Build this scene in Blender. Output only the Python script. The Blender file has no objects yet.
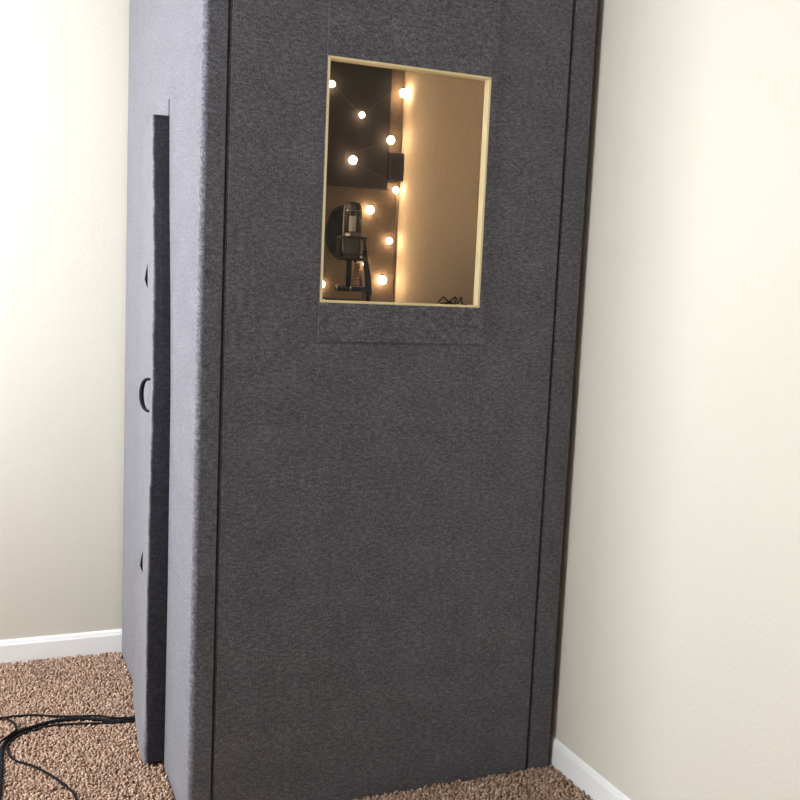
import bpy, bmesh, math, random
import numpy as np
from mathutils import Vector, Matrix, noise
random.seed(7)
C = bpy.context.scene.collection
PI = math.pi

# ------------------------------------------------------------------ helpers
def obj(name, bm, mat=None, parent=None, smooth=False):
    me = bpy.data.meshes.new(name)
    bmesh.ops.recalc_face_normals(bm, faces=bm.faces)
    bm.to_mesh(me); bm.free()
    if smooth:
        for p in me.polygons: p.use_smooth = True
    o = bpy.data.objects.new(name, me); C.objects.link(o)
    if mat: me.materials.append(mat)
    if parent:
        o.parent = parent
        o.matrix_parent_inverse = parent.matrix_world.inverted()
    return o

def thing(name, label, cat, loc, group=None):
    o = bpy.data.objects.new(name, None); C.objects.link(o)
    o.location = loc; o.empty_display_size = .05
    o.matrix_world = Matrix.Translation(loc)
    return tag(o, label, cat, group)

def tag(o, label, cat, group=None, kind=None):
    o['label'] = label; o['category'] = cat
    if group: o['group'] = group
    if kind: o['kind'] = kind
    return o

def struct(name, bm, mat, smooth=False, parent=None):
    o = obj(name, bm, mat, parent, smooth)
    if parent is None: o['kind'] = 'structure'
    return o

def box(bm, x0, x1, y0, y1, z0, z1, bev=0.0, seg=2):
    r = bmesh.ops.create_cube(bm, size=1)
    for v in r['verts']:
        v.co = Vector((x0+(v.co.x+.5)*(x1-x0), y0+(v.co.y+.5)*(y1-y0), z0+(v.co.z+.5)*(z1-z0)))
    if bev:
        es = {e for v in r['verts'] for e in v.link_edges}
        bmesh.ops.bevel(bm, geom=list(es), offset=bev, segments=seg, affect='EDGES', profile=.5)
    return bm

def lathe(bm, prof, n=32, M=Matrix()):
    rings = []
    for r, z in prof:
        if r < 1e-6: rings.append([bm.verts.new(M @ Vector((0, 0, z)))])
        else: rings.append([bm.verts.new(M @ Vector((r*math.cos(2*PI*i/n), r*math.sin(2*PI*i/n), z))) for i in range(n)])
    for a, b in zip(rings, rings[1:]):
        for i in range(n):
            j = (i+1) % n
            if len(a) == 1 and len(b) == 1: continue
            if len(a) == 1: bm.faces.new((a[0], b[i], b[j]))
            elif len(b) == 1: bm.faces.new((a[i], a[j], b[0]))
            else: bm.faces.new((a[i], a[j], b[j], b[i]))
    return bm

def smooth_path(pts, sub=6, closed=False):
    P = [Vector(p) for p in pts]; out = []; n = len(P)
    for i in range(n if closed else n-1):
        g = (lambda k: P[k % n]) if closed else (lambda k: P[max(0, min(n-1, k))])
        a, b, c, d = g(i-1), g(i), g(i+1), g(i+2)
        for s in range(sub):
            t = s/sub
            out.append(.5*((2*b)+(c-a)*t+(2*a-5*b+4*c-d)*t*t+(3*b-a-3*c+d)*t**3))
    if not closed: out.append(P[-1])
    return out

def tube(bm, pts, r, n=8, closed=False):
    P = [Vector(p) for p in pts]; N = len(P); rings = []
    up = Vector((0, 0, 1)); last = None
    for i in range(N):
        t = (P[(i+1) % N]-P[i-1]) if closed else (P[min(i+1, N-1)]-P[max(i-1, 0)])
        t.normalize()
        if last is None:
            a = up if abs(t.z) < .9 else Vector((1, 0, 0))
            u = t.cross(a).normalized()
        else:
            u = (last-t*last.dot(t)).normalized()
        last = u; w = t.cross(u)
        rr = r(i/(N-1)) if callable(r) else r
        rings.append([bm.verts.new(P[i]+u*rr*math.cos(2*PI*k/n)+w*rr*math.sin(2*PI*k/n)) for k in range(n)])
    for i in range(N if closed else N-1):
        a, b = rings[i], rings[(i+1) % N]
        for k in range(n):
            bm.faces.new((a[k], a[(k+1) % n], b[(k+1) % n], b[k]))
    if not closed:
        bm.faces.new(rings[0][::-1]); bm.faces.new(rings[-1])
    return bm

def loft(bm, rows):
    """rows of equally long closed outlines, capped at both ends"""
    R = [[bm.verts.new(p) for p in row] for row in rows]
    n = len(R[0])
    for a, b in zip(R, R[1:]):
        for i in range(n):
            bm.faces.new((a[i], a[(i+1) % n], b[(i+1) % n], b[i]))
    bm.faces.new(R[0][::-1]); bm.faces.new(R[-1])
    return bm

def plate_hole(bm, x0, x1, z0, z1, hx0, hx1, hz0, hz1, y0, y1):
    """upright slab between y0 and y1 with a rectangular opening"""
    def quad(y): return ([bm.verts.new((x, y, z)) for x, z in ((x0, z0), (x1, z0), (x1, z1), (x0, z1))],
                         [bm.verts.new((x, y, z)) for x, z in ((hx0, hz0), (hx1, hz0), (hx1, hz1), (hx0, hz1))])
    (o0, i0), (o1, i1) = quad(y0), quad(y1)
    for k in range(4):
        j = (k+1) % 4
        bm.faces.new((o0[k], o0[j], i0[j], i0[k])); bm.faces.new((o1[j], o1[k], i1[k], i1[j]))
        bm.faces.new((o0[j], o0[k], o1[k], o1[j])); bm.faces.new((i0[k], i0[j], i1[j], i1[k]))
    return bm

def prof_x(bm, prof, x0, x1):                       # (y,z) outline swept along x
    return loft(bm, [[(x0, y, z) for y, z in prof], [(x1, y, z) for y, z in prof]])
def prof_y(bm, prof, y0, y1):
    return loft(bm, [[(x, y0, z) for x, z in prof], [(x, y1, z) for x, z in prof]])

# ------------------------------------------------------------------ materials
class NT:
    def __init__(s, name):
        s.m = bpy.data.materials.new(name); s.m.use_nodes = True
        s.t = s.m.node_tree; s.b = s.t.nodes['Principled BSDF']
        s.tc = s.t.nodes.new('ShaderNodeTexCoord')
    def n(s, typ, **kw):
        o = s.t.nodes.new(typ)
        for k, v in kw.items():
            if k in o.inputs: o.inputs[k].default_value = v
            else: setattr(o, k, v)
        return o
    def l(s, a, b): s.t.links.new(a, b)
    def noise(s, scale, detail=2, rough=.5, stretch=None):
        o = s.n('ShaderNodeTexNoise', Scale=scale, Detail=detail, Roughness=rough)
        src = s.tc.outputs['Object']
        if stretch:
            mp = s.n('ShaderNodeMapping'); mp.inputs['Scale'].default_value = stretch
            s.l(src, mp.inputs['Vector']); src = mp.outputs['Vector']
        s.l(src, o.inputs['Vector']); return o
    def ramp(s, fac, stops):
        r = s.n('ShaderNodeValToRGB'); e = r.color_ramp.elements
        while len(e) < len(stops): e.new(.5)
        for el, (p, c) in zip(e, stops): el.position = p; el.color = (*c, 1)
        s.l(fac, r.inputs['Fac']); return r
    def bump(s, h, strength, dist):
        b = s.n('ShaderNodeBump', Strength=strength, Distance=dist)
        s.l(h, b.inputs['Height']); s.l(b.outputs['Normal'], s.b.inputs['Normal']); return b
    def set(s, **kw):
        for k, v in kw.items(): s.b.inputs[k.replace('_', ' ')].default_value = v
        return s.m

def plain(name, col, rough=.5, metal=0., **kw):
    t = NT(name); t.set(Base_Color=(*col, 1), Roughness=rough, Metallic=metal, **kw)
    nz = t.noise(180, 2); t.bump(nz.outputs['Fac'], .08, .001)
    return t.m

def mat_felt(name, dark, mid, light, sheen=.0, tint=(1, 1, 1), bmp=.25):
    t = NT(name)
    fine = t.noise(260, 3, .7, (1, 1, .8))
    clump = t.noise(85, 4, .7, (.75, .75, 1.6))
    big = t.noise(9, 3, .6, (1, 1, 1.4))
    a = t.n('ShaderNodeMath', operation='MULTIPLY_ADD'); a.inputs[1].default_value = .50
    t.l(fine.outputs['Fac'], a.inputs[0])
    b = t.n('ShaderNodeMath', operation='MULTIPLY_ADD'); b.inputs[1].default_value = .40
    t.l(clump.outputs['Fac'], b.inputs[0]); t.l(b.outputs[0], a.inputs[2])
    c = t.n('ShaderNodeMath', operation='MULTIPLY'); c.inputs[1].default_value = .10
    t.l(big.outputs['Fac'], c.inputs[0]); t.l(c.outputs[0], b.inputs[2])
    r = t.ramp(a.outputs[0], [(.38, dark), (.5, mid), (.63, light)])
    t.l(r.outputs['Color'], t.b.inputs['Base Color'])
    t.bump(a.outputs[0], bmp, .004)
    t.set(Roughness=.95, Specular_IOR_Level=.12, Sheen_Weight=sheen, Sheen_Roughness=.55, Sheen_Tint=(*tint, 1))
    return t.m

M = {}
M['felt'] = mat_felt('charcoal_felt', (.042, .042, .050), (.110, .1075, .123), (.238, .232, .262), sheen=.42, tint=(.93, .92, 1), bmp=.6)
M['lining'] = mat_felt('lining_felt', (.47, .395, .315), (.54, .455, .365), (.61, .515, .42))
M['blanket'] = mat_felt('brown_felt', (.085, .064, .048), (.125, .092, .068), (.17, .127, .094))
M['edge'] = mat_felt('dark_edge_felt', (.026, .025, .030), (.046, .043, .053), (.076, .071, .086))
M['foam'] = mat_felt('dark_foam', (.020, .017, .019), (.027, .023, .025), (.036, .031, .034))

def mat_wall():
    t = NT('cream_paint')
    big = t.noise(1.3, 2); r = t.ramp(big.outputs['Fac'], [(.3, (.66, .622, .530)), (.7, (.68, .642, .550))])
    t.l(r.outputs['Color'], t.b.inputs['Base Color'])
    o = t.noise(95, 3, .55); t.bump(o.outputs['Fac'], .22, .003)
    return t.set(Roughness=.55, Specular_IOR_Level=.35)
M['wall'] = mat_wall()
M['trim'] = plain('white_trim', (.92, .92, .90), .35)
M['ceiling'] = plain('white_ceiling', (.8, .79, .75), .9)

def mat_wood():
    t = NT('pine_wood')
    n = t.noise(14, 4, .6, (12, 12, 1)); r = t.ramp(n.outputs['Fac'], [(.3, (.90, .73, .40)), (.7, (.95, .81, .50))])
    t.l(r.outputs['Color'], t.b.inputs['Base Color']); t.bump(n.outputs['Fac'], .15, .001)
    return t.set(Roughness=.5)
M['wood'] = mat_wood()
M['brownedge'] = plain('brown_wood_edge', (.07, .043, .028), .7)
M['black'] = plain('black_plastic', (.012, .012, .014), .42)
M['blackmetal'] = plain('black_metal', (.02, .02, .023), .3, .6)
M['chrome'] = plain('chrome', (.75, .74, .72), .18, 1.)
M['nickel'] = plain('nickel', (.36, .34, .33), .3, .85)
M['greyplate'] = plain('grey_plate', (.62, .60, .57), .5)
M['mesh'] = plain('dark_grille', (.06, .05, .05), .45, .5)
M['rubber'] = plain('cable_rubber', (.008, .008, .010), .75, 0., Specular_IOR_Level=.15)

def mat_pop():
    t = NT('nylon_mesh')
    t.set(Base_Color=(.012, .011, .013, 1), Roughness=.9)
    nz = t.noise(900, 1); t.bump(nz.outputs['Fac'], .3, .001)
    return t.m
M['pop'] = mat_pop()

def mat_glass():
    t = NT('clear_pane')
    tr = t.n('ShaderNodeBsdfTransparent'); tr.inputs['Color'].default_value = (.97, .975, .97, 1)
    gl = t.n('ShaderNodeBsdfGlossy'); gl.inputs['Roughness'].default_value = .02
    fr = t.n('ShaderNodeFresnel'); fr.inputs['IOR'].default_value = 1.3
    mx = t.n('ShaderNodeMixShader')
    t.l(fr.outputs[0], mx.inputs[0]); t.l(tr.outputs[0], mx.inputs[1]); t.l(gl.outputs[0], mx.inputs[2])
    t.l(mx.outputs[0], t.t.nodes['Material Output'].inputs['Surface'])
    return t.m
M['glass'] = mat_glass()

def mat_bulb():
    t = NT('glowing_bulb')
    nz = t.noise(30, 1)
    r = t.ramp(nz.outputs['Fac'], [(.3, (1, .66, .34)), (.7, (1, .72, .42))])
    t.l(r.outputs['Color'], t.b.inputs['Emission Color'])
    return t.set(Base_Color=(.9, .8, .6, 1), Emission_Strength=BULB)
BULB = 50.0
M['bulb'] = mat_bulb()

def mat_pile():
    t = NT('brown_carpet_pile')
    at = t.n('ShaderNodeAttribute', attribute_name='tuft')
    r = t.ramp(at.outputs['Fac'], [(0., (.15, .082, .055)), (.3, (.29, .175, .118)), (.6, (.44, .285, .20)), (1., (.62, .45, .33))])
    t.l(r.outputs['Color'], t.b.inputs['Base Color'])
    return t.set(Roughness=.95, Specular_IOR_Level=.1, Sheen_Weight=.15)
M['pile'] = mat_pile()
def mat_floor():
    t = NT('brown_carpet')
    v = t.n('ShaderNodeTexVoronoi', Scale=150.); t.l(t.tc.outputs['Object'], v.inputs['Vector'])
    sp = t.n('ShaderNodeSeparateColor'); t.l(v.outputs['Color'], sp.inputs[0])
    r = t.ramp(sp.outputs[0], [(0., (.15, .082, .055)), (.3, (.29, .175, .118)), (.6, (.44, .285, .20)), (1., (.62, .45, .33))])
    t.l(r.outputs['Color'], t.b.inputs['Base Color'])
    inv = t.n('ShaderNodeMath', operation='MULTIPLY'); inv.inputs[1].default_value = -1.
    t.l(v.outputs['Distance'], inv.inputs[0]); t.bump(inv.outputs[0], .8, .01)
    return t.set(Roughness=.95, Specular_IOR_Level=.1)
M['floor'] = mat_floor()

# ------------------------------------------------------------------ the room
XL, XR, YF, YB, H = -2.0, 1.0845, -6.5, 1.270, 2.44
T = .12
struct('floor', box(bmesh.new(), XL-T, XR+T, YF-T, YB+T, -.1, 0), M['floor'])
struct('ceiling', box(bmesh.new(), XL-T, XR+T, YF-T, YB+T, H, H+.1), M['ceiling'])
struct('wall_back', box(bmesh.new(), XL-T, XR+T, YB, YB+T, 0, H), M['wall'])
struct('wall_right', box(bmesh.new(), XR, XR+T, YF-T, YB, 0, H), M['wall'])
struct('wall_front', box(bmesh.new(), XL-T, XR+T, YF-T, YF, 0, H), M['wall'])
# left wall with the daylight window (beside the booth, out of the picture)
WY0, WY1, WZ0, WZ1 = -.58, .96, 1.25, 2.36
bm = bmesh.new()
rows = {}
def quad_yz(bm, x0, x1):
    o0 = [bm.verts.new((x0, y, z)) for y, z in ((YF, 0), (YB, 0), (YB, H), (YF, H))]
    i0 = [bm.verts.new((x0, y, z)) for y, z in ((WY0, WZ0), (WY1, WZ0), (WY1, WZ1), (WY0, WZ1))]
    o1 = [bm.verts.new((x1, y, z)) for y, z in ((YF, 0), (YB, 0), (YB, H), (YF, H))]
    i1 = [bm.verts.new((x1, y, z)) for y, z in ((WY0, WZ0), (WY1, WZ0), (WY1, WZ1), (WY0, WZ1))]
    for k in range(4):
        j = (k+1) % 4
        bm.faces.new((o0[k], o0[j], i0[j], i0[k])); bm.faces.new((o1[j], o1[k], i1[k], i1[j]))
        bm.faces.new((o0[j], o0[k], o1[k], o1[j])); bm.faces.new((i0[k], i0[j], i1[j], i1[k]))
    return bm
struct('wall_left', quad_yz(bm, XL-T, XL), M['wall'])
bm = bmesh.new()
for a in (WY0, WY1-.04, (WY0+WY1)/2-.015):
    box(bm, XL-.09, XL-.05, a, a+(.04 if a != (WY0+WY1)/2-.015 else .03), WZ0, WZ1)
for a in (WZ0, WZ1-.04):
    box(bm, XL-.09, XL-.05, WY0+.04, WY1-.04, a, a+.04)
struct('window_1', bm, M['trim'])

BH, BT = .0865, .0080
def base_prof(face, wall):                          # moulded top edge
    d = face-wall
    return [(wall, 0), (face, 0), (face, BH-.018), (face-d*.25, BH-.011), (face-d*.35, BH-.006), (face-d*.7, BH), (wall, BH)]
struct('baseboard_back', prof_x(bmesh.new(), base_prof(YB-BT-.004, YB), XL+BT, XR-.002), M['trim'])
struct('baseboard_right', prof_y(bmesh.new(), base_prof(XR-BT, XR), YF, YB-BT-.002), M['trim'])
struct('baseboard_left', prof_y(bmesh.new(), base_prof(XL+BT, XL), YF, YB-BT-.002), M['trim'])

# carpet pile where the photo looks at the floor
def carpet_pile():
    rng = np.random.default_rng(3)
    sp = .0078
    gx, gy = np.meshgrid(np.arange(-1.05, 1.079, sp), np.arange(-.62, 1.256, sp))
    x = gx.ravel()+rng.uniform(-.5, .5, gx.size)*sp; y = gy.ravel()+rng.uniform(-.5, .5, gx.size)*sp
    keep = ~((x > -.006) & (y > -.006)) & (x < 1.073) & (y < 1.251)
    x, y = x[keep], y[keep]; n = len(x)
    h = rng.uniform(.009, .0145, n); w = rng.uniform(.0034, .0056, n)
    lean = rng.normal(0, .0042, (n, 2)); ph = rng.uniform(0, 2*PI, n)
    K = 4
    V = np.zeros((n, 2*K+1, 3))
    for k in range(K):
        a = ph+2*PI*k/K
        V[:, k, 0] = x+w*np.cos(a)*.8; V[:, k, 1] = y+w*np.sin(a)*.8; V[:, k, 2] = 0
        b = a+.9
        V[:, K+k, 0] = x+w*np.cos(b)+lean[:, 0]*.6; V[:, K+k, 1] = y+w*np.sin(b)+lean[:, 1]*.6; V[:, K+k, 2] = h*rng.uniform(.66, .92, n)
    V[:, 2*K, 0] = x+lean[:, 0]; V[:, 2*K, 1] = y+lean[:, 1]; V[:, 2*K, 2] = h*.97
    f = []
    for k in range(K):
        j = (k+1) % K
        f += [(k, j, K+j), (k, K+j, K+k), (K+k, K+j, 2*K)]
    F = (np.array(f)[None]+(np.arange(n)*(2*K+1))[:, None, None]).reshape(-1, 3)
    me = bpy.data.meshes.new('carpet_pile')
    me.vertices.add(n*(2*K+1)); me.vertices.foreach_set('co', V.ravel().astype(np.float32))
    me.loops.add(F.size); me.loops.foreach_set('vertex_index', F.ravel().astype(np.int32))
    me.polygons.add(len(F)); me.polygons.foreach_set('loop_start', (np.arange(len(F))*3).astype(np.int32))
    me.update(calc_edges=True)
    at = me.attributes.new('tuft', 'FLOAT', 'POINT')
    at.data.foreach_set('value', np.repeat(np.clip(rng.normal(.55, .21, n), 0, 1), 2*K+1).astype(np.float32))
    me.materials.append(M['pile'])
    o = bpy.data.objects.new('carpet_pile', me); C.objects.link(o)
    return tag(o, 'speckled brown and tan shaggy carpet pile covering the floor', 'carpet', kind='stuff')
carpet_pile()

# ------------------------------------------------------------------ the booth
W, D, TOP = 1.07, 1.25, 2.32
booth = thing('vocal_booth', 'tall charcoal carpeted recording booth standing in the corner of the room', 'booth', (0, 0, 0))
GL, GR = .0616, .9911                              # the two upright grooves of the front
WX0, WX1, WB, WT = .3034, .7515, 1.346, 1.944      # window opening

def interp(tab, z):
    if z <= tab[0][0]: return tab[0][1]
    for (a, va), (b, vb) in zip(tab, tab[1:]):
        if z <= b: return va+(vb-va)*(z-a)/(b-a)
    return tab[-1][1]
JAMB = [(0, .350), (.2, .345), (.5, .341), (.78, .344), (1.06, .347), (1.33, .373), (1.6, .414), (1.83, .436), (1.87, .44)]
DTOP = 1.826
Z0 = .003

def fuzz(p, amp):
    return amp*(noise.noise(Vector(p)*320)+.6*noise.noise(Vector(p)*700))

# left side: rounded carpeted corner, stile in front of the door, header over it, rear stile
bm = bmesh.new(); rows_ = []
R_ = .016
zs = [Z0+i*(TOP-Z0)/620 for i in range(621)]
for z in zs:
    row = [(GL-.003, .03, z), (GL-.003, .004, z), (GL-.007, 0, z), (.045, 0, z)]
    for k in range(13):
        a = PI/2*k/12
        x, y = R_-R_*math.sin(a), R_-R_*math.cos(a)
        d = fuzz((x, y, z), .0011)
        row.append((x+d*math.sin(a), y+d*math.cos(a), z))
    j = interp(JAMB, z)-.004 if z < 1.873 else D
    for q in (.06, .12, .2, .28):
        row.append((fuzz((0, q, z), .0006), q, z))
    row += [(.0+fuzz((0, j, z), .0005), j-.004, z), (.004, j, z), (.055, j, z), (.055, .03, z)]
    rows_.append(row)
loft(bm, rows_)
box(bm, 0, .055, .444, .926, DTOP+.0012, 1.876)       # leaves the short slit over the door corner
box(bm, 0, .055, .9256, D, Z0, 1.876)
sp_ = obj('side_panel', bm, M['felt'], booth, smooth=True)
sp_.data.set_sharp_from_angle(angle=math.radians(40))

# right stile with its own rounded edge, and the bare wood edge by the wall
bm = bmesh.new(); rows_ = []
for i in range(241):
    z = Z0+i*(TOP-Z0)/240
    row = [(GR+.003, .03, z), (GR+.003, .004, z), (GR+.007, 0, z), (1.04, 0, z)]
    for k in range(8):
        a = PI/2*k/7; r = .010
        x, y = 1.056+r*math.sin(a), r-r*math.cos(a)
        d = fuzz((x, y, z), .0007)
        row.append((x-d*math.sin(a), y+d*math.cos(a), z))
    row.append((1.066, .03, z)); rows_.append(row)
loft(bm, rows_)
o = obj('corner_stile', bm, M['felt'], booth, smooth=True); o.data.set_sharp_from_angle(angle=math.radians(40))
obj('edge_board', box(bmesh.new(), 1.0665, W+.001, .010, .03, Z0, TOP, .001), M['brownedge'], booth)

# front panel with the window hole; soft folded edges at the grooves
bm = bmesh.new()
x0, x1, e = GL+.003, GR-.003, .006
plate_hole(bm, x0, x1, Z0, TOP, WX0, WX1, WB, WT, 0, .028)
ed = [ed for ed in bm.edges if all(abs(v.co.y) < 1e-6 for v in ed.verts) and
      (all(abs(v.co.x-x0) < 1e-6 for v in ed.verts) or all(abs(v.co.x-x1) < 1e-6 for v in ed.verts))]
bmesh.ops.bevel(bm, geom=ed, offset=.004, segments=3, affect='EDGES')
fp = obj('front_panel', bm, M['felt'], booth)
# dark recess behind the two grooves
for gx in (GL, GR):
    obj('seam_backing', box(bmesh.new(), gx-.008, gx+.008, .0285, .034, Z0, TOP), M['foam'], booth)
# the piece of carpet around the window, laid over the panel
bm = bmesh.new()
plate_hole(bm, WX0-.0012, .769, 1.2485, TOP, WX0, WX1, WB, WT, -.0032, -.0001)
obj('window_surround', bm, M['felt'], booth)

# pine liner: four mitred boards
LT, LY0, LY1 = .0062, -.0042, .028
fr = obj('window_frame', plate_hole(bmesh.new(), WX0+.0004, WX1-.0004, WB+.0004, WT-.0004, WX0+LT, WX1-LT, WB+LT, WT-LT, LY0, LY1), M['wood'], booth)
for (cx, cz, sx, sz) in ((WX0, WT, 1, -1), (WX1, WT, -1, -1)):      # dark mitre gaps of the upper corners
    bmm = bmesh.new()
    p = [Vector((cx+sx*.001, LY0-.0004, cz+sz*.0002)), Vector((cx+sx*LT, LY0-.0004, cz+sz*(LT-.0012)))]
    d = Vector((0, 0, .0011))
    f = [bmm.verts.new(q) for q in (p[0]-d*.6, p[1]-d*.6, p[1]+d*.6, p[0]+d*.6)]
    g = [bmm.verts.new(v.co+Vector((0, .0006, 0))) for v in f]
    bmm.faces.new(f); bmm.faces.new(g[::-1])
    for k in range(4): bmm.faces.new((f[k], g[k], g[(k+1) % 4], f[(k+1) % 4]))
    obj('mitre_gap', bmm, M['brownedge'], fr)
obj('window_pane', box(bmesh.new(), WX0+LT+.0003, WX1-LT-.0003, .0225, .0255, WB+LT+.0003, WT-LT-.0003), M['glass'], booth)

# back, right side, roof, base (carpet outside, lining inside)
obj('back_panel', box(bmesh.new(), .056, W, 1.2115, D, Z0, TOP), M['felt'], booth)
obj('back_lining', box(bmesh.new(), .056, 1.0, 1.191, 1.211, .042, 2.255), M['lining'], booth)
obj('right_panel', box(bmesh.new(), 1.0205, W, .0305, 1.211, Z0, TOP), M['felt'], booth)
obj('right_lining', box(bmesh.new(), 1.0, 1.020, .0345, 1.211, .042, 2.255), M['lining'], booth)
obj('roof_panel', box(bmesh.new(), .056, 1.020, .0345, 1.2105, 2.2555, TOP), M['felt'], booth)
obj('base_panel', box(bmesh.new(), .056, 1.020, .0345, 1.2105, Z0, .0415), M['blanket'], booth)

# things fixed on the inside back wall
def foam_panel(bm, x0, x1, z0, z1, yb, t):
    box(bm, x0, x1, yb-t, yb, z0, z1, .004)
foam = bmesh.new(); foam_panel(foam, .06, .943, 1.7465, 2.25, 1.1905, .028)
obj('foam_panel', foam, M['foam'], booth)
blk = bmesh.new(); foam_panel(blk, .9435, .9985, 1.779, 1.883, 1.1905, .042)
obj('foam_block', blk, M['foam'], booth)
obj('wall_pad', box(bmesh.new(), .9440, .9985, 1.1765, 1.1905, 1.884, 2.25, .003), M['blanket'], booth)  # this pad and the next: added to darken the over-bright corner strip
obj('wall_pad', box(bmesh.new(), .9440, .9985, 1.1765, 1.1905, 1.7465, 1.778, .003), M['blanket'], booth)
# brown pad below with one rounded top corner
prof = [(.06, .05), (.986, .05)]
for k in range(9):
    a = PI/2*k/8
    prof.append((.956+.030*math.cos(a), 1.715+.030*math.sin(a)))
prof.append((.06, 1.745))
bm = loft(bmesh.new(), [[(x, 1.176, z) for x, z in prof], [(x, 1.1905, z) for x, z in prof]])
obj('wall_pad', bm, M['blanket'], booth)
obj('ledge', box(bmesh.new(), .30, .835, 1.135, 1.1755, 1.322, 1.336, .002), M['brownedge'], booth)

# ------------------------------------------------------------------ door, standing slightly ajar
OX = [(0, -.050), (.2, -.054), (.5, -.056), (.78, -.053), (1.06, -.048), (1.33, -.045), (1.6, -.043), (1.83, -.044)]
HY = .925
bm = bmesh.new(); rows_ = []
nz_ = 200
for i in range(nz_+1):
    z = .019+(DTOP-.019)*i/nz_
    yf = interp(JAMB, z)+.001+.003*noise.noise(Vector((1.7, .3, z*9)))
    xo = interp(OX, z)+.0022*noise.noise(Vector((.2, 4.1, z*14)))+.0012*noise.noise(Vector((.9, 1.1, z*45)))
    foot = max(0, 1-z/.26)**1.7
    row = []
    # outer face from hinge to free edge, swelling a little
    for t in (0, .1, .2, .3, .4, .5, .6, .7, .8, .87, .92, .96, .985):
        y = HY+(yf+.012-HY)*t
        x = xo*t**1.5-.003*math.sin(PI*t)**2-foot*.019*max(0, math.sin(PI*t))**.22
        if t == 0: x = -.0005
        row.append((x, y, z))
    for k in range(1, 6):                            # rounded edge of the carpet
        a = PI/2*k/5; r = .008
        row.append((xo+r-r*math.cos(a)-foot*.004, yf+r-r*math.sin(a), z))
    row += [((xo-.004)*.5, yf-.0008, z), (-.004, yf, z), (.003, yf+.0008, z), (.054, HY-.004, z), (.054, HY, z)]
    rows_.append(row)
# round the very top over slightly
loft(bm, rows_)
door = obj('door', bm, M['felt'], booth, smooth=True)
door.data.set_sharp_from_angle(angle=math.radians(50))

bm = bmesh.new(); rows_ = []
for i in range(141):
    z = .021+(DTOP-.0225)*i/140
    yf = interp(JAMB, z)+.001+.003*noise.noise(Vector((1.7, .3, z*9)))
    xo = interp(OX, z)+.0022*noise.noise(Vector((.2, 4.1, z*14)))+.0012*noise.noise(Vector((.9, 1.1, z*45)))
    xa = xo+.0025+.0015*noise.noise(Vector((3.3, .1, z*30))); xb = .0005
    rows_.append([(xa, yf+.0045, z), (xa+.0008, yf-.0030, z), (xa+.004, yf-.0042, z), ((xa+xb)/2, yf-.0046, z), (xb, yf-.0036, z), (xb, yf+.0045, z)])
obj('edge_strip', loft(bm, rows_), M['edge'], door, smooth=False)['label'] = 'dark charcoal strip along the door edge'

def door_x(y, z):                                   # outer face of the leaf
    yf = interp(JAMB, z)+.001; t = (y-HY)/(yf+.012-HY)
    return interp(OX, z)*t**1.5-.003*math.sin(PI*t)**2
# pull handle: bent strap
def handle():
    za, zb, y = 1.012, 1.103, .452
    bm = bmesh.new()
    pts = []
    for k in range(17):
        a = PI*k/16
        pts.append((door_x(y, 1.06)-.0015-.017*math.sin(a)**.75, y+.034*math.sin(a)**.8, (za+zb)/2-(zb-za)/2*math.cos(a)))
    tube(bm, smooth_path(pts, 3), lambda t: .0036+.0030*math.sin(PI*t), 10)
    return obj('handle', bm, M['rubber'], door, smooth=True)
handle()
for z0, z1 in ((1.352, 1.428), (.486, .559)):
    y = .632; bm = bmesh.new(); zc = (z0+z1)/2
    xd = door_x(y, zc)
    o_ = [(xd+.001, y-.0045, z0), (xd-.0075, y-.0045, zc-.010), (xd-.0045, y-.0045, zc+.012), (xd+.001, y-.0045, z1)]
    loft(bm, [o_, [(a, b+.009, c) for a, b, c in o_]])
    obj('latch', bm, M['rubber'], door)

# ------------------------------------------------------------------ string lights
sl = thing('string_lights', 'warm glowing string lights with round bulbs pinned inside the booth', 'string lights', (.9, 1.19, 1.35))
def on_y(x, y, z, ny):                              # keep the line of sight when a bulb stands in front of the lining
    cx, cy, cz = -.4853, -2.3836, 1.4082
    t = (ny-cy)/(y-cy); return (cx+(x-cx)*t, ny, cz+(z-cz)*t)
bulbs = [(.717, 2.112, 1.143, .012), (.839, 2.014, 1.143, .0105), (.959, 1.934, 1.138, .0145), (.81, 1.847, 1.143, .0150),
         (.988, 1.751, 1.150, .0115), (.886, 1.669, 1.156, .0150), (.970, 1.558, 1.156, .0115), (.874, 1.466, 1.158, .0080),
         (.947, 1.408, 1.154, .0165), (.706, 1.383, 1.158, .0110)]
pos = []
for x, z, ny, r in bulbs: pos.append((*on_y(x, 1.191, z, ny), r))
pos.append((.979, 1.135, 2.100, .0155))
chain = [(.60, 1.155, 2.20), pos[0][:3], pos[1][:3], (.90, 1.145, 2.06), pos[10][:3], pos[2][:3], pos[3][:3], pos[4][:3], pos[5][:3], pos[6][:3], pos[7][:3], pos[8][:3], (.85, 1.160, 1.392), pos[9][:3]]
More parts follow.
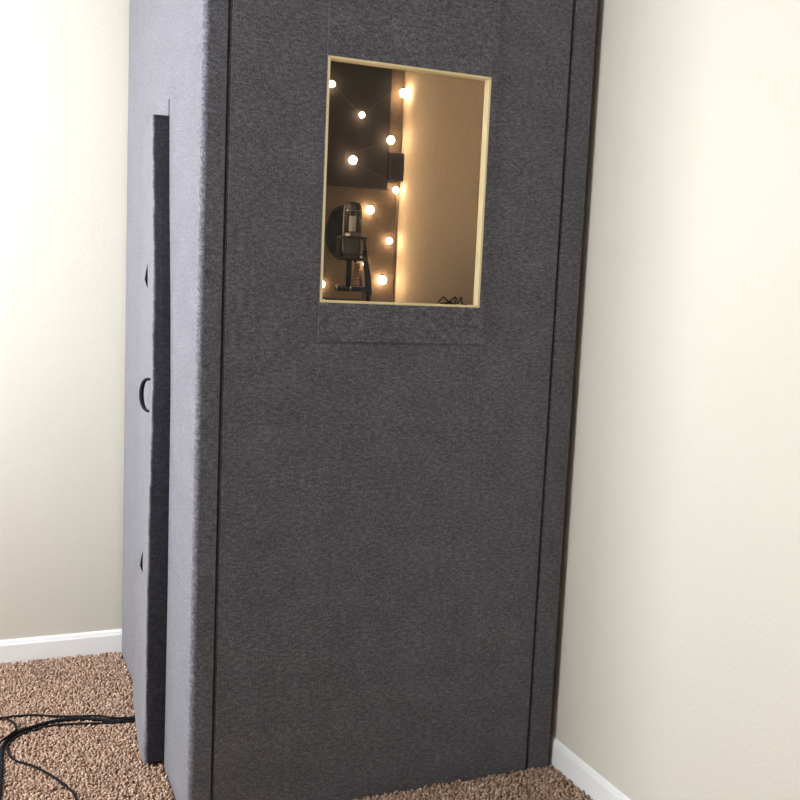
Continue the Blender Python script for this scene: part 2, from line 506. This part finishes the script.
# unseen bulbs added along the left inside wall to brighten the interior
for k in range(9):
    pos.append((.086+.004*(k % 2), 1.06-.105*k, 2.02-.10*(k % 3)-.05*(k % 2), .025))
chain = [p[:3] for p in pos[:10:-1]]+[(.10, 1.15, 2.16), (.35, 1.155, 2.19)]+chain
bm = bmesh.new()
wp = [(x, y+(.010 if y > 1.13 else 0), z+.012) for x, y, z in chain]
tube(bm, smooth_path(wp, 8), .0009, 6)
obj('wire', bm, M['brownedge'], sl)
for x, y, z, r in pos:
    bm = bmesh.new()
    lathe(bm, [(0, -r), (r*.5, -r*.87), (r*.87, -r*.5), (r, 0), (r*.87, r*.5), (r*.6, r*.8), (r*.35, r*.97), (0, r*1.0)], 20, Matrix.Translation((x, y, z)))
    b = obj('bulb', bm, M['bulb'], sl, smooth=True)
    bm = lathe(bmesh.new(), [(0, r*.95), (r*.36, r*.95), (r*.36, r*1.35), (0, r*1.4)], 12, Matrix.Translation((x, y, z)))
    obj('socket', bm, M['black'], b)

# ------------------------------------------------------------------ microphone, its stand, the pop filter
MX, MY, ZB = .6025, .60, 1.468
mic = thing('studio_microphone', 'dark studio microphone standing upright behind the booth window', 'microphone', (MX, MY, ZB))
T_ = lambda x, y, z: Matrix.Translation((x, y, z))
obj('body', lathe(bmesh.new(), [(0, .004), (.017, .004), (.024, .009), (.0268, .020), (.0272, .062), (.0285, .064), (.0285, .071), (.0272, .073), (.0272, .084), (0, .084)], 40, T_(MX, MY, ZB)), M['nickel'], mic, True)
g = obj('grille', lathe(bmesh.new(), [(0, .0842), (.0265, .0842), (.0265, .150), (.0255, .164), (.0215, .174), (.014, .179), (0, .181)], 40, T_(MX, MY, ZB)), M['mesh'], mic, True)
bm = bmesh.new()
for k in range(10):                                  # ribs of the grille
    a = 2*PI*k/10+.35
    tube(bm, [(MX+.0272*math.cos(a), MY+.0272*math.sin(a), ZB+z) for z in (.086, .150)], .0012, 6)
tube(bm, [(MX+.0270*math.cos(2*PI*k/40), MY+.0270*math.sin(2*PI*k/40), ZB+.151) for k in range(40)], .0017, 6, True)
obj('grille_cage', bm, M['chrome'], mic, True)
# curved grey plate on the side toward the window
va = math.atan2(-2.3836-MY, -.4853-MX)
ra = va-1.22
obj('rim_light_rail', tube(bmesh.new(), smooth_path([(MX+q*math.cos(ra), MY+q*math.sin(ra), ZB+z) for q, z in ((.0285, .024), (.0300, .04), (.0303, .10), (.0298, .150), (.0265, .168))], 4), .0019, 8), M['greyplate'], mic, True)  # pale rail added to imitate the rim light down the microphone's left edge
bm = bmesh.new(); rows_ = []
for z in (.086, .134):
    row = [(MX+.0292*math.cos(va+a), MY+.0292*math.sin(va+a), ZB+z) for a in [-.38+.76*k/8+.0 for k in range(9)]]
    row += [(MX+.0278*math.cos(va+a), MY+.0278*math.sin(va+a), ZB+z) for a in [.38-.76*k/8 for k in range(9)]]
    rows_.append(row)
obj('badge_plate', loft(bm, rows_), M['greyplate'], mic)

PX = .664
st = thing('microphone_stand', 'black microphone stand with shock mount rings and chrome knobs inside booth', 'microphone stand', (PX, MY, .0415))
obj('pole', lathe(bmesh.new(), [(0, .02), (.0095, .02), (.0095, 1.02), (.0125, 1.022), (.0125, 1.06), (.0075, 1.065), (.0075, 1.33), (0, 1.33)], 20, T_(PX, MY, .0415)), M['blackmetal'], st, True)
obj('base', lathe(bmesh.new(), [(0, 0), (.125, 0), (.125, .008), (.115, .016), (.02, .024), (0, .024)], 40, T_(PX, MY, .0415)), M['blackmetal'], st, True)
bm = bmesh.new()
for zz, rr in ((1.470, .0435), (1.536, .0440)):
    tube(bm, [(MX+rr*math.cos(2*PI*k/48), MY+rr*math.sin(2*PI*k/48), zz) for k in range(48)], .0046, 8, True)
for k in range(4):
    a = .15+PI/2*k
    tube(bm, smooth_path([(MX+.0435*math.cos(a), MY+.0435*math.sin(a), 1.470), (MX+.049*math.cos(a), MY+.049*math.sin(a), 1.503), (MX+.044*math.cos(a), MY+.044*math.sin(a), 1.536)], 5), .0048, 8)
sm = obj('shock_mount', bm, M['black'], st, True)
bm = bmesh.new()
for k in range(8):
    a, b = 2*PI*k/8, 2*PI*(k+.5)/8
    pass
for zz, r1 in ((1.482, .0260), (1.536, .0292)):
    q = [(MX+(.0455 if k % 2 else r1)*math.cos(2*PI*k/16), MY+(.0455 if k % 2 else r1)*math.sin(2*PI*k/16), zz+(.0035 if k % 2 else 0)) for k in range(16)]
    obj('elastic_cord', tube(bmesh.new(), q, .0013, 6, True), M['rubber'], sm)
# bent bracket up the right side, the cross arm, stem and knobs
bm = bmesh.new()
tube(bm, smooth_path([(PX, MY, 1.360), (PX-.001, MY, 1.39), (PX-.004, MY, 1.42), (PX-.010, MY, 1.450), (MX+.047, MY, 1.475), (MX+.046, MY, 1.50)], 6), lambda t: .0125-.0055*t, 12)
obj('bracket', bm, M['blackmetal'], st, True)
obj('cross_arm', tube(bmesh.new(), [(PX, MY, 1.376), (MX-.042, MY, 1.376)], .0085, 14), M['blackmetal'], st, True)
RX = Matrix.Rotation(PI/2, 4, 'Y')
for x, z, r in ((.556, 1.378, .0085), (.601, 1.378, .0085)):
    k_ = obj('knob', lathe(bmesh.new(), [(0, -.004), (r, -.004), (r*1.25, -.002), (r*1.25, .002), (r, .004), (0, .004)], 20, T_(x, MY-.001, z) @ RX), M['chrome'], st, True)
obj('stem', lathe(bmesh.new(), [(0, 1.380), (.0088, 1.380), (.0088, 1.462), (.012, 1.463), (.012, 1.4705), (0, 1.4705)], 18, T_(.596, MY, 0)), M['blackmetal'], st, True)
bm = bmesh.new()
for k in range(8):
    z = 1.390+k*.0085
    lathe(bm, [(0, z), (.0080, z), (.0092, z+.002), (.0092, z+.0055), (.0080, z+.0075), (0, z+.0075)], 18, T_(.6215, MY-.006, 0))
obj('thread_sleeve', bm, plain('copper', (.62, .36, .22), .3, 1.), st, True)

pf = thing('pop_filter', 'round black pop filter screen on a gooseneck behind the microphone', 'pop filter', (.60, .70, 1.45))
pc = Vector((.608, .700, 1.556)); nrm = Vector((-.48, .877, 0)).normalized()
PM = Matrix.Translation(pc) @ Vector((0, 0, 1)).rotation_difference(nrm).to_matrix().to_4x4()
obj('screen', lathe(bmesh.new(), [(0, -.0015), (.080, -.0015), (.080, .0015), (0, .0015)], 48, PM), M['pop'], pf)
obj('hoop', tube(bmesh.new(), [PM @ Vector((.083*math.cos(2*PI*k/56), .083*math.sin(2*PI*k/56), 0)) for k in range(56)], .0045, 10, True), M['black'], pf, True)
GA = max((k*PI/36 for k in range(72)), key=lambda a: (PM @ Vector((math.cos(a), math.sin(a), 0))-pc).dot(Vector((.75, 0, -.66))))
obj('gooseneck', tube(bmesh.new(), smooth_path([PM @ Vector((.083*math.cos(GA), .083*math.sin(GA), -.004)), (.668, .742, 1.47), (.684, .735, 1.42), (.694, .71, 1.32), (.686, .65, 1.20), (.672, .622, 1.13), (PX, .6180, 1.10)], 6), .0042, 8), M['black'], pf, True)
obj('clamp', lathe(bmesh.new(), [(.0098, -.014), (.0165, -.014), (.0165, .014), (.0098, .014), (.0098, -.014)], 20, T_(PX, MY, 1.10)), M['black'], pf, True)

# thin wire lying on the pine sill behind the pane
bm = bmesh.new()
zs_ = WB+LT+.0012
tube(bm, [Vector((.680+(p.x-.678)*1.12, p.y, p.z)) for p in smooth_path([(.640, .016, zs_), (.645, .013, zs_+.009), (.652, .012, zs_+.0175), (.656, .016, zs_+.0160), (.668, .015, zs_+.006), (.678, .013, zs_+.001), (.664, .012, zs_+.0005), (.648, .016, zs_+.0008),
                      (.664, .018, zs_+.002), (.676, .015, zs_+.012), (.683, .012, zs_+.0185), (.688, .016, zs_+.010), (.684, .018, zs_), (.692, .013, zs_+.004), (.699, .012, zs_+.0180), (.703, .017, zs_+.009), (.706, .015, zs_+.0), (.716, .013, zs_+.0005)], 6)], .0017, 6)
tag(obj('wire_coil', bm, M['rubber'], None, True), 'short tangle of thin dark wire on the pine window sill', 'wire')

# ------------------------------------------------------------------ cables on the carpet
def cable(name, label, pts, r, z=.013):
    P = []
    for i, p in enumerate(pts):
        P.append((p[0], p[1], p[2] if len(p) > 2 else z))
    bm = tube(bmesh.new(), smooth_path(P, 8), r, 10)
    return tag(obj(name, bm, M['rubber'], None, True), label, 'cable', 'black cables on the carpet')
cable('audio_cable', 'thickest black cable leaving the booth door and turning down at left', [(.01, .655, .0128), (-.055, .656, .0135)]+[(-0.0808, 0.6468), (-0.1254, 0.671), (-0.1849, 0.7022), (-0.2359, 0.7115), (-0.2822, 0.7068), (-0.3288, 0.6897), (-0.3743, 0.6673), (-0.4047, 0.6288), (-0.4232, 0.5749), (-0.4278, 0.5001), (-0.4306, 0.4166), (-0.4349, 0.3269), (-0.4437, 0.2494)], .0058, .0145)
cable('audio_cable', 'thin black cable running farthest back, straight toward the left wall', [(.01, .670, .0128), (-.055, .669, .0140)]+[(-0.1028, 0.6833), (-0.142, 0.7106), (-0.1934, 0.722), (-0.2593, 0.7425), (-0.3246, 0.7719), (-0.3802, 0.7824), (-0.4259, 0.7766), (-0.4687, 0.7536)], .0034, .0140)
cable('audio_cable', 'thin black cable looping round and trailing toward the front of the room', [(.01, .640, .0128), (-.055, .641, .0140)]+[(-0.1275, 0.6526), (-0.2083, 0.6721), (-0.2687, 0.6823), (-0.3095, 0.6751), (-0.3651, 0.6505), (-0.3977, 0.6131), (-0.4098, 0.5706), (-0.4056, 0.5205), (-0.3903, 0.4819), (-0.3506, 0.4409), (-0.3206, 0.3963), (-0.2881, 0.3354), (-0.2658, 0.2827), (-0.2543, 0.2512), (-0.2509, 0.2175), (-0.2518, 0.1497)], .0034, .0140)
cable('audio_cable', 'black cable making a small hook at the left, crossing the others', [(-0.4656, 0.7901), (-0.426, 0.7667), (-0.4064, 0.751), (-0.3902, 0.7227), (-0.3828, 0.6875), (-0.3848, 0.6608), (-0.4068, 0.6299), (-0.4295, 0.5969), (-0.4516, 0.5583)], .0034, .0215)
# ------------------------------------------------------------------ light
def area(name, loc, rot, sx, sy, power, col):
    l = bpy.data.lights.new(name, 'AREA'); l.shape = 'RECTANGLE'; l.size = sx; l.size_y = sy
    l.energy = power; l.color = col
    o = bpy.data.objects.new(name, l); C.objects.link(o); o.location = loc; o.rotation_euler = rot
    return o
# daylight through the left window
area('window_daylight', (XL-.14, (WY0+WY1)/2, (WZ0+WZ1)/2), (0, -PI/2, 0), WZ1-WZ0-.02, WY1-WY0-.02, 152, (.90, .94, 1.0))
# unseen fill lamp under the ceiling above the camera, almost off
area('ceiling_fill', (-.5, -2.3, H-.03), (0, 0, 0), .5, .5, .01, (1, .93, .82))

w = bpy.data.worlds.new('world'); bpy.context.scene.world = w; w.use_nodes = True
w.node_tree.nodes['Background'].inputs['Color'].default_value = (.6, .7, .9, 1)
w.node_tree.nodes['Background'].inputs['Strength'].default_value = .6

# ------------------------------------------------------------------ camera
cam = bpy.data.cameras.new('camera'); co = bpy.data.objects.new('camera', cam); C.objects.link(co)
co.location = (-.4853, -2.3836, 1.4082); co.rotation_euler = (1.4518, -.0443, -.399)
cam.sensor_width = 36; cam.lens = 36*996.66/800; cam.clip_start = .02
sc = bpy.context.scene; sc.camera = co
vs = sc.view_settings
vs.view_transform = 'Standard'; vs.look = 'None'; vs.gamma = 1; vs.use_curve_mapping = False; vs.exposure = 0.0
